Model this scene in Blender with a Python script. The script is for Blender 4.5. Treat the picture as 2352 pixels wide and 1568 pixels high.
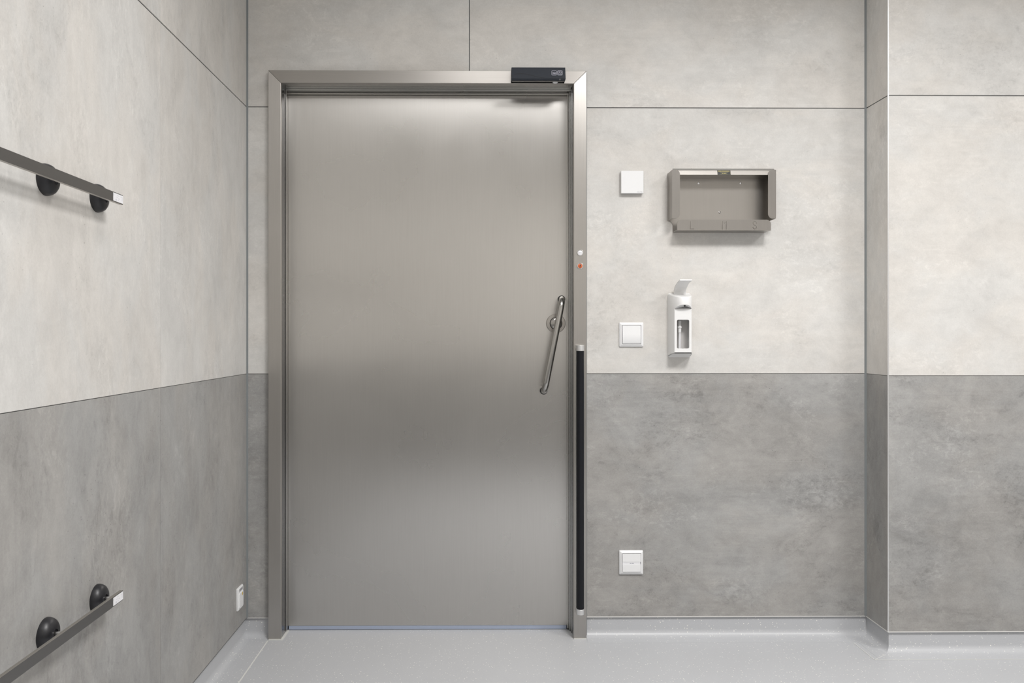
import bpy, bmesh, math, random
from mathutils import Vector, Matrix

random.seed(4)
for o in list(bpy.data.objects):
    bpy.data.objects.remove(o, do_unlink=True)
SC = bpy.context.scene
COL = SC.collection

# ------------------------------------------------------------------ camera
F = 1750.0                 # focal length in pixels of a 2352 wide frame
CAMY, CAMZ = -2.917, 1.152
YAW = 0.008
PPX, PPY = 1114.0, 771.5   # principal point (shifted lens)
cd = bpy.data.cameras.new('camera')
cam = bpy.data.objects.new('camera', cd)
COL.objects.link(cam)
cam.location = (0, CAMY, CAMZ)
cam.rotation_euler = (math.pi/2, 0, -YAW)
cd.sensor_fit = 'HORIZONTAL'
cd.sensor_width = 36.0
cd.lens = 36.0*F/2352.0
cd.shift_x = (1176.0-PPX)/2352.0
cd.shift_y = (PPY-784.0)/2352.0
cd.clip_start = 0.02
SC.camera = cam

# ------------------------------------------------------------------ light
W = bpy.data.worlds.new('world'); SC.world = W
W.use_nodes = True
W.node_tree.nodes['Background'].inputs[0].default_value = (0.9, 0.95, 1.0, 1)
W.node_tree.nodes['Background'].inputs[1].default_value = 0.05
CEIL = 3.0
def panel_lamp(name, x, y, sx, sy, watts, spread=180, col=(1.0, 0.983, 0.968)):
    l = bpy.data.lights.new(name, 'AREA')
    l.shape = 'RECTANGLE'; l.size = sx; l.size_y = sy
    l.energy = watts; l.spread = math.radians(spread); l.color = col
    o = bpy.data.objects.new(name, l); COL.objects.link(o)
    o.location = (x, y, CEIL-0.012)
    return o
panel_lamp('ceiling_or_fill_lamp', 1.08, -1.95, 0.6, 0.6, 56, 154)
panel_lamp('ceiling_or_fill_lamp', 2.60, -1.95, 0.6, 0.6, 39, 154)
panel_lamp('ceiling_or_fill_lamp', 0.05, -1.45, 0.6, 0.3, 9, 165)  # added fill for the left side; also gives the rails a second shadow
panel_lamp('ceiling_or_fill_lamp', -0.30, -2.75, 1.0, 0.6, 5.5)  # added weak lamp that brightens the top of the door leaf
VS = SC.view_settings
VS.view_transform = 'Standard'; VS.look = 'None'
VS.gamma = 1.0; VS.use_curve_mapping = False
VS.exposure = 0.04

# ------------------------------------------------------------------ projection helpers
FWD = Vector((math.sin(YAW), math.cos(YAW), 0)); RGT = Vector((math.cos(YAW), -math.sin(YAW), 0))
CAM = Vector((0, CAMY, CAMZ))
def hit(px, py, p0, n):
    """point of a real plane (through p0, normal n) that the photo shows at px, py"""
    r = FWD + RGT*((px-PPX)/F) - Vector((0, 0, 1))*((py-PPY)/F)
    n = Vector(n)
    t = (Vector(p0)-CAM).dot(n)/r.dot(n)
    return CAM + r*t
def onY(px, py, y): return hit(px, py, (0, y, 0), (0, 1, 0))
def onX(px, py, x): return hit(px, py, (x, 0, 0), (1, 0, 0))
def onZ(px, py, z): return hit(px, py, (0, 0, z), (0, 0, 1))
def XY(px, y, py=771.5): return onY(px, py, y).x
def ZY(py, y, px=1300): return onY(px, py, y).z

# ------------------------------------------------------------------ materials
class NT:
    def __init__(s, name):
        m = bpy.data.materials.new(name); m.use_nodes = True
        s.m = m; s.t = m.node_tree; s.b = s.t.nodes['Principled BSDF']
    def n(s, kind, **kw):
        nd = s.t.nodes.new(kind)
        for k, v in kw.items(): setattr(nd, k, v)
        return nd
    def put(s, sock, v):
        if hasattr(v, 'is_linked') or isinstance(v, bpy.types.NodeSocket): s.t.links.new(v, sock)
        elif v is not None: sock.default_value = v
    def math(s, op, a, b=None, c=None, clamp=False):
        nd = s.n('ShaderNodeMath', operation=op); nd.use_clamp = clamp
        for i, v in enumerate((a, b, c)):
            if v is not None: s.put(nd.inputs[i], v)
        return nd.outputs[0]
    def vec(s, op, a, b=None):
        nd = s.n('ShaderNodeVectorMath', operation=op)
        s.put(nd.inputs[0], a)
        if b is not None: s.put(nd.inputs[1], b)
        return nd.outputs[0]
    def noise(s, v, scale, detail=4, rough=0.55, dist=0.0):
        nd = s.n('ShaderNodeTexNoise')
        s.put(nd.inputs['Vector'], v)
        nd.inputs['Scale'].default_value = scale; nd.inputs['Detail'].default_value = detail
        nd.inputs['Roughness'].default_value = rough; nd.inputs['Distortion'].default_value = dist
        return nd.outputs['Fac']
    def nz(s, v, scale):
        nd = s.n('ShaderNodeTexNoise'); s.put(nd.inputs['Vector'], v); nd.inputs['Scale'].default_value = scale
        return nd.outputs['Color']
    def voro(s, v, scale):
        nd = s.n('ShaderNodeTexVoronoi'); s.put(nd.inputs['Vector'], v); nd.inputs['Scale'].default_value = scale
        return nd
    def ramp(s, f, a, b, va=0.0, vb=1.0, smooth=True):
        nd = s.n('ShaderNodeMapRange'); nd.interpolation_type = 'SMOOTHSTEP' if smooth else 'LINEAR'
        s.put(nd.inputs['Value'], f)
        nd.inputs['From Min'].default_value = a; nd.inputs['From Max'].default_value = b
        nd.inputs['To Min'].default_value = va; nd.inputs['To Max'].default_value = vb
        return nd.outputs['Result']
    def mix(s, f, a, b):
        nd = s.n('ShaderNodeMix', data_type='RGBA')
        s.put(nd.inputs['Factor'], f); s.put(nd.inputs['A'] if False else nd.inputs[6], a); s.put(nd.inputs[7], b)
        return nd.outputs[2]
    def scale(s, col, f):
        nd = s.n('ShaderNodeVectorMath', operation='SCALE')
        s.put(nd.inputs[0], col); s.put(nd.inputs['Scale'], f)
        return nd.outputs[0]
    def obj(s): return s.n('ShaderNodeTexCoord').outputs['Object']
    def bump(s, h, strength, dist=0.001):
        nd = s.n('ShaderNodeBump'); s.put(nd.inputs['Height'], h)
        nd.inputs['Strength'].default_value = strength; nd.inputs['Distance'].default_value = dist
        s.t.links.new(nd.outputs[0], s.b.inputs['Normal'])

def plain(name, col, rough=0.5, metal=0.0, spec=0.5, grain=0.03, gscale=120, emit=None):
    s = NT(name)
    v = s.obj()
    f = s.ramp(s.noise(v, gscale, 3), 0.25, 0.75, 1-grain, 1+grain, False)
    s.put(s.b.inputs['Base Color'], s.scale((*col[:3],), f))
    s.b.inputs['Roughness'].default_value = rough
    s.b.inputs['Metallic'].default_value = metal
    s.b.inputs['Specular IOR Level'].default_value = spec
    return s.m

def concrete(name, base, amp, sx, rough=0.5, seed=0.0):
    """printed concrete-look laminate: clouds, trowel smears, scratches, pits"""
    s = NT(name)
    v0 = s.obj()
    rnd = s.n('ShaderNodeObjectInfo').outputs['Random']
    off = s.n('ShaderNodeCombineXYZ')
    s.put(off.inputs[0], s.math('MULTIPLY', rnd, 37.0)); s.put(off.inputs[1], s.math('MULTIPLY', rnd, 11.0))
    off.inputs[2].default_value = seed
    v0 = s.vec('ADD', v0, off.outputs[0])
    v = s.vec('MULTIPLY', v0, sx)
    st = tuple(1.0 if c == min(sx) else 14.0 for c in sx)
    c1 = s.noise(v, 1.3, 5, 0.6, 0.6)
    c2 = s.noise(v, 5.5, 8, 0.66, 0.9)
    c3 = s.noise(v, 24.0, 6, 0.7, 0.4)
    vs = s.vec('MULTIPLY', v0, st)
    c4 = s.noise(vs, 4.0, 6, 0.62, 0.25)
    mk = s.ramp(s.noise(v, 2.4, 3, 0.6), 0.46, 0.62)
    g = s.noise(v0, 210.0, 5, 0.85)
    tot = s.math('MULTIPLY_ADD', s.math('SUBTRACT', c1, 0.5), 0.85*amp, 1.0)
    tot = s.math('MULTIPLY_ADD', s.math('SUBTRACT', c2, 0.5), 0.85*amp, tot)
    tot = s.math('MULTIPLY_ADD', s.math('SUBTRACT', c3, 0.5), 0.55*amp, tot)
    tot = s.math('MULTIPLY_ADD', s.math('MULTIPLY', s.math('SUBTRACT', c4, 0.5), mk), 0.40*amp, tot)
    tot = s.math('MULTIPLY_ADD', s.math('SUBTRACT', g, 0.5), 0.75*amp, tot)
    # fine light scratches in patches
    sc = s.noise(s.vec('MULTIPLY', v, tuple(2.0 if c == min(sx) else 46.0 for c in sx)), 3.4, 3, 0.55, 1.2)
    scm = s.math('MULTIPLY', s.ramp(sc, 0.60, 0.68), s.ramp(s.noise(v, 6.0, 3, 0.6), 0.50, 0.62))
    tot = s.math('MULTIPLY_ADD', scm, 0.14*amp, tot)
    # crumbly light and dark patches
    cr = s.noise(v, 46.0, 5, 0.78, 0.6)
    lm = s.ramp(s.noise(s.vec('ADD', v, (7.3, 2.1, 4.4)), 3.4, 6, 0.62, 0.8), 0.50, 0.62)
    dm = s.ramp(s.noise(s.vec('ADD', v, (1.7, 9.2, 3.3)), 3.0, 6, 0.64, 0.8), 0.50, 0.62)
    tot = s.math('MULTIPLY_ADD', s.math('MULTIPLY', s.ramp(cr, 0.50, 0.62), lm), 0.22*amp, tot)
    tot = s.math('MULTIPLY_ADD', s.math('MULTIPLY', s.ramp(cr, 0.50, 0.38), dm), -0.20*amp, tot)
    tot = s.math('MULTIPLY_ADD', dm, -0.10*amp, tot)
    # sparse dark pits
    vo = s.voro(s.vec('ADD', s.vec('MULTIPLY', v0, (0.75, 0.75, 1.0)), s.scale(s.nz(v0, 150.0), 0.004)), 120.0)
    sep = s.n('ShaderNodeSeparateColor'); s.put(sep.inputs[0], vo.outputs['Color'])
    rad = s.ramp(sep.outputs[0], 0.76, 1.0, 0.0, 0.18, False)
    pit = s.math('LESS_THAN', vo.outputs['Distance'], rad)
    pit = s.math('MULTIPLY', pit, s.ramp(s.noise(v, 4.0, 4, 0.6), 0.48, 0.60))
    tot = s.math('MULTIPLY_ADD', pit, -0.55*amp, tot)
    tint = s.ramp(s.noise(v, 3.1, 5, 0.6, 0.5), 0.38, 0.62)
    col = s.mix(tint, (base[0]*1.005, base[1]*0.997, base[2]*0.978, 1), (base[0]*0.985, base[1]*0.998, base[2]*1.0, 1))
    s.put(s.b.inputs['Base Color'], s.scale(col, tot))
    s.b.inputs['Roughness'].default_value = rough
    s.b.inputs['Specular IOR Level'].default_value = 0.35
    s.bump(tot, 0.08, 0.0006)
    return s.m

def steel(name, base=(0.56, 0.54, 0.51), rough=0.3, aniso=0.75, grain=(0, 0, 1), streak=0.05, grime=0.0):
    """brushed stainless steel; grain = brushing direction"""
    s = NT(name)
    s.b.inputs['Metallic'].default_value = 1.0
    s.b.inputs['Anisotropic'].default_value = aniso
    g = s.n('ShaderNodeNewGeometry')
    s.put(s.b.inputs['Tangent'], s.vec('CROSS_PRODUCT', g.outputs['Normal'], tuple(c if c else 0.03 for c in grain)))
    v = s.obj()
    st = tuple(6.0 if c == max(grain) else 260.0 for c in grain)
    k = s.noise(s.vec('MULTIPLY', v, st), 1.0, 4, 0.6)
    big = s.noise(v, 2.2, 4, 0.55, 0.4)
    f = s.math('MULTIPLY_ADD', s.math('SUBTRACT', k, 0.5), streak*2, 1.0)
    f = s.math('MULTIPLY_ADD', s.math('SUBTRACT', big, 0.5), 0.10, f)
    if grime:
        sm = s.noise(v, 7.0, 6, 0.65, 1.0)
        f = s.math('MULTIPLY_ADD', s.ramp(sm, 0.60, 0.74), -grime, f)
    s.put(s.b.inputs['Base Color'], s.scale(base, f))
    s.put(s.b.inputs['Roughness'], s.math('MULTIPLY_ADD', s.math('SUBTRACT', big, 0.5), 0.12, rough))
    return s.m

LIGHT = (0.622, 0.604, 0.582); DARK = (0.336, 0.329, 0.321)
M = {}
HZ = (0.85, 1.2, 1.25); VT = (1.2, 1.5, 0.80)
M['light_h'] = concrete('laminate_light_back', LIGHT, 0.42, HZ)
M['light_v'] = concrete('laminate_light_left', LIGHT, 0.42, VT, seed=5.0)
M['dark_h'] = concrete('laminate_grey_back', DARK, 0.72, HZ, seed=9.0)
M['dark_v'] = concrete('laminate_grey_left', DARK, 0.62, VT, seed=13.0)
M['grout'] = plain('joint_filler', (0.16, 0.165, 0.165), 0.7)
M['silicone'] = plain('silicone', (0.19, 0.205, 0.21), 0.45)
M['alu'] = plain('aluminium', (0.72, 0.71, 0.70), 0.32, 1.0)
M['satin'] = plain('satin_aluminium', (0.78, 0.78, 0.78), 0.42, 0.9)
M['leaf'] = steel('steel_door', (0.605, 0.59, 0.568), 0.285, 0.76, (0, 0, 1), 0.04, 0.0)
M['jamb'] = steel('steel_jamb', (0.485, 0.466, 0.443), 0.39, 0.65, (0, 0, 1), 0.05)
M['head'] = steel('steel_head', (0.46, 0.44, 0.418), 0.38, 0.7, (1, 0.05, 0.05), 0.05)
M['lining'] = steel('steel_lining', (0.50, 0.50, 0.49), 0.22, 0.3, (0, 0, 1), 0.03)
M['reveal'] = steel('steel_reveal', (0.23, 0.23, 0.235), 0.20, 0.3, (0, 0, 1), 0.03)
M['tube'] = steel('steel_tube', (0.44, 0.43, 0.41), 0.19, 0.0, (0, 0, 1), 0.03)
M['box'] = steel('steel_box', (0.44, 0.418, 0.392), 0.32, 0.5, (0.06, 0.05, 1), 0.04)
M['flange'] = steel('steel_box_dim', (0.375, 0.357, 0.338), 0.32, 0.5, (0.06, 0.05, 1), 0.04)  # darker copy of the box steel: dimmer reflection put into the tone
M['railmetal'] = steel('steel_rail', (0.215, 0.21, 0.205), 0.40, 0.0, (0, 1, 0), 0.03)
M['rail_lit'] = steel('steel_rail_lit', (0.50, 0.48, 0.45), 0.38, 0.0, (0, 1, 0), 0.03)  # lighter copy of the rail steel: brighter reflection put into the tone
M['chrome'] = plain('chrome', (0.86, 0.86, 0.86), 0.10, 1.0)
M['black'] = plain('black_plastic', (0.016, 0.016, 0.019), 0.38)
M['rubber'] = plain('black_rubber', (0.006, 0.007, 0.010), 0.45, spec=0.3)
M['gasket'] = plain('gasket', (0.012, 0.012, 0.012), 0.6)
M['anthracite'] = plain('anthracite_plastic', (0.028, 0.033, 0.043), 0.55, spec=0.3)
M['guide'] = plain('smoked_guide', (0.13, 0.13, 0.14), 0.3)
M['smoke'] = plain('sensor_window', (0.10, 0.095, 0.095), 0.25)
M['white'] = plain('white_plastic', (0.80, 0.805, 0.81), 0.35, grain=0.006)
M['white2'] = plain('white_dispenser', (0.79, 0.79, 0.785), 0.4, grain=0.006)
M['straw'] = plain('clear_straw', (0.78, 0.78, 0.80), 0.25)
M['inner'] = plain('dispenser_inside', (0.70, 0.685, 0.67), 0.5)
M['paper'] = plain('label_paper', (0.80, 0.80, 0.82), 0.5)
M['ink'] = plain('grey_ink', (0.32, 0.32, 0.34), 0.6)
M['faint'] = plain('faint_ink', (0.56, 0.56, 0.60), 0.6)
M['navy'] = plain('navy_ink', (0.16, 0.17, 0.22), 0.6)
M['lilac'] = plain('lilac_print', (0.60, 0.60, 0.70), 0.5)
M['orange'] = plain('orange_label', (0.60, 0.135, 0.04), 0.45)
M['dark_ink'] = plain('dark_ink', (0.03, 0.022, 0.02), 0.6)
M['yellow'] = plain('yellow_dot', (0.62, 0.42, 0.04), 0.5)
M['gold'] = plain('gold_print', (0.50, 0.42, 0.16), 0.5)
M['olive'] = plain('olive_print', (0.14, 0.135, 0.085), 0.6)
M['plate'] = plain('plate_black', (0.012, 0.012, 0.015), 0.45)
M['seal'] = plain('blue_grey_seal', (0.36, 0.41, 0.52), 0.45)
M['pale'] = plain('pale_strip', (0.72, 0.71, 0.69), 0.4)
M['ceiling'] = plain('ceiling_paint', (0.78, 0.78, 0.77), 0.8)
M['weld'] = plain('weld_seam', (0.66, 0.66, 0.64), 0.55)
M['caulk'] = plain('white_caulk', (0.62, 0.62, 0.60), 0.5)

def vinyl():
    s = NT('speckled_vinyl')
    v = s.obj()
    vo = s.voro(v, 106.0)
    sep = s.n('ShaderNodeSeparateColor'); s.put(sep.inputs[0], vo.outputs['Color'])
    r = s.ramp(sep.outputs[0], 0.0, 1.0, 0.03, 0.225, False)
    wob = s.math('MULTIPLY_ADD', s.math('SUBTRACT', s.noise(v, 300.0, 2), 0.5), 0.14, vo.outputs['Distance'])
    fl = s.math('LESS_THAN', wob, r)
    vo2 = s.voro(v, 190.0)
    sep2 = s.n('ShaderNodeSeparateColor'); s.put(sep2.inputs[0], vo2.outputs['Color'])
    f2 = s.math('LESS_THAN', vo2.outputs['Distance'], s.ramp(sep2.outputs[1], 0.5, 1.0, 0.0, 0.28, False))
    g = s.ramp(s.noise(v, 500.0, 2), 0.3, 0.7, 0.955, 1.045, False)
    c = s.ramp(s.noise(v, 2.0, 4), 0.3, 0.7, 0.975, 1.025, False)
    base = s.scale((0.472, 0.481, 0.498), s.math('MULTIPLY', g, c))
    col = s.mix(s.math('MULTIPLY', f2, 0.22), base, (0.62, 0.62, 0.60, 1))
    col = s.mix(s.math('MULTIPLY', fl, s.ramp(sep.outputs[1], 0.0, 1.0, 0.55, 1.0, False)), col, (0.80, 0.79, 0.75, 1))
    s.put(s.b.inputs['Base Color'], col)
    s.b.inputs['Roughness'].default_value = 0.36
    s.b.inputs['Specular IOR Level'].default_value = 0.45
    return s.m
M['vinyl'] = vinyl()

# ------------------------------------------------------------------ mesh helpers
class MB:
    def __init__(s): s.v = []; s.f = []
    def add(s, vs, fs):
        b = len(s.v); s.v += [Vector(p) for p in vs]; s.f += [[i+b for i in q] for q in fs]; return s
    def box(s, a, b):
        x0, y0, z0 = [min(p, q) for p, q in zip(a, b)]; x1, y1, z1 = [max(p, q) for p, q in zip(a, b)]
        return s.add([(x0,y0,z0),(x1,y0,z0),(x1,y1,z0),(x0,y1,z0),(x0,y0,z1),(x1,y0,z1),(x1,y1,z1),(x0,y1,z1)],
                     [(0,3,2,1),(4,5,6,7),(0,1,5,4),(1,2,6,5),(2,3,7,6),(3,0,4,7)])
    def prism(s, poly, d):
        """polygon of 3-D points swept by vector d"""
        n = len(poly); d = Vector(d)
        vs = [Vector(p) for p in poly]; vs += [p+d for p in vs]
        fs = [list(range(n))[::-1], list(range(n, 2*n))] + [(i, (i+1) % n, n+(i+1) % n, n+i) for i in range(n)]
        return s.add(vs, fs)
    def rings(s, rs, cap=True):
        n = len(rs[0]); vs = [p for r in rs for p in r]; fs = []
        for k in range(len(rs)-1):
            for i in range(n):
                a = k*n+i; b = k*n+(i+1) % n
                fs.append((a, b, b+n, a+n))
        if cap:
            fs.append(list(range(n))[::-1]); fs.append([(len(rs)-1)*n+i for i in range(n)])
        return s.add(vs, fs)
    def lathe(s, prof, c, ax, n=32):
        """prof: (radius, distance along ax)"""
        ax = Vector(ax).normalized(); u = ax.orthogonal().normalized(); w = ax.cross(u); c = Vector(c)
        rs = [[c+ax*h+(u*math.cos(6.283185*i/n)+w*math.sin(6.283185*i/n))*max(r, 1e-5) for i in range(n)] for r, h in prof]
        return s.rings(rs)
    def tube(s, pts, r, n=20):
        pts = [Vector(p) for p in pts]; rs = []
        t0 = (pts[1]-pts[0]).normalized(); u = t0.orthogonal().normalized()
        for i, p in enumerate(pts):
            a = (pts[i]-pts[i-1]).normalized() if i else t0
            b = (pts[i+1]-pts[i]).normalized() if i < len(pts)-1 else a
            t = (a+b).normalized(); u = (u-t*u.dot(t)).normalized(); w = t.cross(u)
            rs.append([p+(u*math.cos(6.283185*k/n)+w*math.sin(6.283185*k/n))*r for k in range(n)])
        return s.rings(rs)
    def plate(s, loops, mp, th):
        """flat sheet from 2-D outlines (inner loops are holes), thickness th; mp maps (u, v, w)"""
        cu = bpy.data.curves.new('tmp', 'CURVE'); cu.dimensions = '2D'; cu.fill_mode = 'BOTH'; cu.extrude = th/2
        for lp in loops:
            sp = cu.splines.new('POLY'); sp.points.add(len(lp)-1); sp.use_cyclic_u = True
            for q, p in zip(sp.points, lp): q.co = (p[0]*100, p[1]*100, 0, 1)
        cu.extrude = th*50
        return s._from_curve(cu, mp, th, 0.01)
    def text(s, body, size, mp, th=0.0002, align='CENTER'):
        cu = bpy.data.curves.new('tmp', 'FONT'); cu.body = body; cu.size = size*100; cu.extrude = th*50
        cu.align_x = align; cu.align_y = 'CENTER'; cu.resolution_u = 3
        return s._from_curve(cu, mp, th, 0.01)
    def _from_curve(s, cu, mp, th, k):
        ob = bpy.data.objects.new('tmp', cu)
        me = bpy.data.meshes.new_from_object(ob)
        s.add([mp(v.co.x*k, v.co.y*k, v.co.z*k+th/2) for v in me.vertices], [list(p.vertices) for p in me.polygons])
        bpy.data.objects.remove(ob); bpy.data.curves.remove(cu); bpy.data.meshes.remove(me)
        return s
    def build(s, name, mat, parent=None, bevel=0.0, seg=2, smooth=None, weld=False):
        me = bpy.data.meshes.new(name); me.from_pydata([tuple(p) for p in s.v], [], s.f)
        bm = bmesh.new(); bm.from_mesh(me)
        if weld: bmesh.ops.remove_doubles(bm, verts=bm.verts, dist=1e-6)
        bmesh.ops.recalc_face_normals(bm, faces=bm.faces)
        bm.to_mesh(me); bm.free()
        o = bpy.data.objects.new(name, me); COL.objects.link(o)
        me.materials.append(M[mat] if isinstance(mat, str) else mat)
        if parent is not None: o.parent = parent
        if bevel:
            b = o.modifiers.new('bevel', 'BEVEL'); b.width = bevel; b.segments = seg; b.limit_method = 'ANGLE'
            b.angle_limit = math.radians(40); b.harden_normals = False
        if smooth is not None:
            me.shade_smooth()
            a = math.radians(smooth)
            e = me.edges
            bm = bmesh.new(); bm.from_mesh(me)
            for ed in bm.edges:
                if len(ed.link_faces) == 2 and ed.calc_face_angle() > a: ed.smooth = False
            bm.to_mesh(me); bm.free()
        return o

def rrect(x0, y0, x1, y1, r, n=6):
    out = []
    for cx, cy, a in ((x1-r, y0+r, -90), (x1-r, y1-r, 0), (x0+r, y1-r, 90), (x0+r, y0+r, 180)):
        for k in range(n+1):
            t = math.radians(a+90*k/n); out.append((cx+r*math.cos(t), cy+r*math.sin(t)))
    return out
def circ(x, y, r, n=28, ry=None):
    ry = ry or r
    return [(x+r*math.cos(6.283185*k/n), y+ry*math.sin(6.283185*k/n)) for k in range(n)]

def thing(name, label, cat, loc, group=None):
    o = bpy.data.objects.new(name, None); COL.objects.link(o); o.location = loc
    o.empty_display_size = 0.05
    o['label'] = label; o['category'] = cat
    if group: o['group'] = group
    return o
def root(name, loc=(0, 0, 0)):
    o = bpy.data.objects.new(name, None); COL.objects.link(o); o.location = loc; o['kind'] = 'structure'; return o
def struct(o): o['kind'] = 'structure'; return o

# ------------------------------------------------------------------ key dimensions of the room
XL = XY(566.5, 0)                       # left wall
XP = XY(1989.0, 0)                      # return of the right hand pier
YP = -0.157                             # front of the pier
XR, YF = 3.7, -3.45                     # right wall and the wall behind the photographer
YFR = -0.020                            # face of the door frame
YLEAF = 0.074
ZDADO = ZY(858, 0, 1300)
ZJ = ZY(247, 0, 1300)
ZSK = ZY(1415, 0, 1500)                 # top of the coved skirting
FX0, FX1 = XY(616, YFR), XY(1347.3, YFR)
FI0, FI1 = XY(645, YFR), XY(1318, YFR)
FZ1, FZI = ZY(162, YFR, 980), ZY(191, YFR, 980)
G = 0.0018                              # half joint
T = 0.003                               # panel thickness in front of the filler

# ------------------------------------------------------------------ floor and ceiling
struct(MB().box((XL-0.2, YF-0.2, -0.1), (XR+0.2, 0.30, 0)).build('floor', 'vinyl'))
struct(MB().box((XL-0.2, YF-0.2, CEIL), (XR+0.2, 0.30, CEIL+0.1)).build('ceiling', 'ceiling'))

# ------------------------------------------------------------------ back wall
m = MB()
RS = 0.0105                             # the coved skirting sits this far behind the panels
m.box((XL-0.2, T, ZSK), (FX0+0.012, 0.20, CEIL)); m.box((XL-0.2, RS, 0), (FX0+0.012, 0.20, ZSK))
m.box((FX1-0.012, T, ZSK), (XP+0.3, 0.20, CEIL)); m.box((FX1-0.012, RS, 0), (XP+0.3, 0.20, ZSK))
m.box((FX0+0.012, T, FZ1-0.012), (FX1-0.012, 0.20, CEIL))
wb = struct(m.build('wall_back', 'grout'))
def panel(parent, a, b, mat):
    return MB().box(a, b).build('cladding_panel', mat, parent, bevel=0.0006, seg=1)
XS = XY(1078, 0, 80)
SG = 0.004
def cutpanel(pts): return MB().prism([(x, 0, z) for x, z in pts], (0, T, 0)).build('cladding_panel', 'light_h', wb)
cutpanel([(XL+SG, ZJ+G), (FX0+0.01, ZJ+G), (FX0+0.01, FZ1-0.01), (XS-G, FZ1-0.01), (XS-G, CEIL), (XL+SG, CEIL)])
cutpanel([(XP-SG, ZJ+G), (XP-SG, CEIL), (XS+G, CEIL), (XS+G, FZ1-0.01), (FX1-0.01, FZ1-0.01), (FX1-0.01, ZJ+G)])
panel(wb, (XL+SG, 0, ZDADO+0.0008), (FX0+0.01, T, ZJ-G), 'light_h')
panel(wb, (FX1-0.01, 0, ZDADO+0.0008), (XP-SG, T, ZJ-G), 'light_h')
panel(wb, (XL+SG, 0, ZSK), (FX0+0.01, T, ZDADO-0.0008), 'dark_h')
panel(wb, (FX1-0.01, 0, ZSK), (XP-SG, T, ZDADO-0.0008), 'dark_h')

# ------------------------------------------------------------------ left wall
wl = struct(MB().box((XL-0.2, YF-0.2, ZSK), (XL-T, 0.2, CEIL)).box((XL-0.2, YF-0.2, 0), (XL-RS, 0.2, ZSK)).build('wall_left', 'grout'))
ys = [0.0, onX(369, 500, XL).y, onX(369, 500, XL).y-1.30, YF]
for k in range(3):
    ya, yb = ys[k+1]+(0.0009 if k < 2 else 0), ys[k]-(0.0009 if k else SG)
    panel(wl, (XL-T, ya, ZJ+G), (XL, yb, CEIL), 'light_v')
    panel(wl, (XL-T, ya, ZDADO+0.0008), (XL, yb, ZJ-G), 'light_v')
    panel(wl, (XL-T, ya, ZSK), (XL, yb, ZDADO-0.0008), 'dark_v')

# ------------------------------------------------------------------ pier on the right and the walls out of view
m = MB().box((XP+T, YP+T, ZSK), (XR+0.2, T-0.0005, CEIL)); m.box((XP+RS, YP+RS, 0), (XR+0.2, RS-0.0005, ZSK))
wp = struct(m.build('wall_pier', 'grout'))
E = 0.0035
for (z0, z1, l, d) in ((ZJ+G, CEIL, 'light_v', 'light_h'), (ZDADO+0.0008, ZJ-G, 'light_v', 'light_h'), (ZSK, ZDADO-0.0008, 'dark_v', 'dark_h')):
    panel(wp, (XP, YP+E, z0), (XP+T, -SG, z1), l)
    panel(wp, (XP+E, YP, z0), (XP+1.62, YP+T, z1), d)
    panel(wp, (XP+1.62+2*G, YP, z0), (XR, YP+T, z1), d)
wr = struct(MB().box((XR+T, YF-0.2, 0), (XR+0.2, 0.2, CEIL)).build('wall_right', 'grout'))
wf = struct(MB().box((XL-0.2, YF-0.2, 0), (XR+0.2, YF-T, CEIL)).build('wall_front', 'grout'))
for (z0, z1, k) in ((0.93, CEIL, 'light'), (0.0, 0.93, 'dark')):
    panel(wr, (XR, YF, z0), (XR+T, YP, z1), k+'_v')
    panel(wf, (XL, YF-T, z0), (XR, YF, z1), k+'_h')

# corner silicone and edge profiles
def corner(x, s):
    return MB().prism([(x, 0.0015, ZSK), (x+s*0.0062, 0.0015, ZSK), (x+s*0.0062, -0.0004, ZSK), (x, -0.0055, ZSK)], (0, 0, CEIL-ZSK))
struct(corner(XL, 1).build('trim_1', 'silicone'))
struct(corner(XP, -1).build('trim_2', 'silicone'))
struct(MB().box((XP-0.0005, YP-0.0008, ZSK), (XP+0.0035, YP+0.0035, CEIL)).build('trim_3', 'satin', bevel=0.0006))

# ------------------------------------------------------------------ coved skirting
H = ZSK-0.003
prof = [(0.0, H), (0.0035, H)]
RC = 0.026
for k in range(9):
    a = math.radians(90*k/8)
    prof.append((0.0035+RC*(1-math.cos(a)), 0.0008+RC*(1-math.sin(a))))
FL = 0.096
prof += [(FL, 0.0004), (FL, -0.002), (0.0, -0.002)]
prof = [(a-0.0100, b) for a, b in prof]
def sweep(path, side):
    """profile swept along a path on the floor with mitred corners; side = +1 keeps the room on the left"""
    P = [Vector((x, y)) for x, y in path]; rs = []
    for i, p in enumerate(P):
        d0 = (P[i]-P[i-1]).normalized() if i else (P[1]-P[0]).normalized()
        d1 = (P[i+1]-P[i]).normalized() if i < len(P)-1 else d0
        n0 = Vector((-d0.y, d0.x))*side; n1 = Vector((-d1.y, d1.x))*side
        b = (n0+n1).normalized(); k = 1/max(b.dot(n0), 0.2)
        rs.append([(p.x+b.x*k*o, p.y+b.y*k*o, z) for o, z in prof])
    return MB().rings(rs)
def skirt(name, path, side, smooth=35, dz=0.0, cut=0.0):
    global prof
    keep = prof; prof = [(a, b+(dz if 0 < b < 0.0013 else 0)) if a < 0.08 else (a-cut, b) for a, b in prof]
    o = struct(sweep(path, side).build(name, 'vinyl', smooth=smooth)); prof = keep
    return o
bb = skirt('baseboard_back', [(XL-0.0095, 0), (FX0-0.001, 0)], -1, dz=-0.0003)
bl = skirt('baseboard_left', [(XL, YF), (XL, 0.0095)], -1)
br = skirt('baseboard_right', [(FX1+0.001, 0), (XP, 0), (XP, YP), (XR, YP)], -1, cut=0.026)
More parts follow.
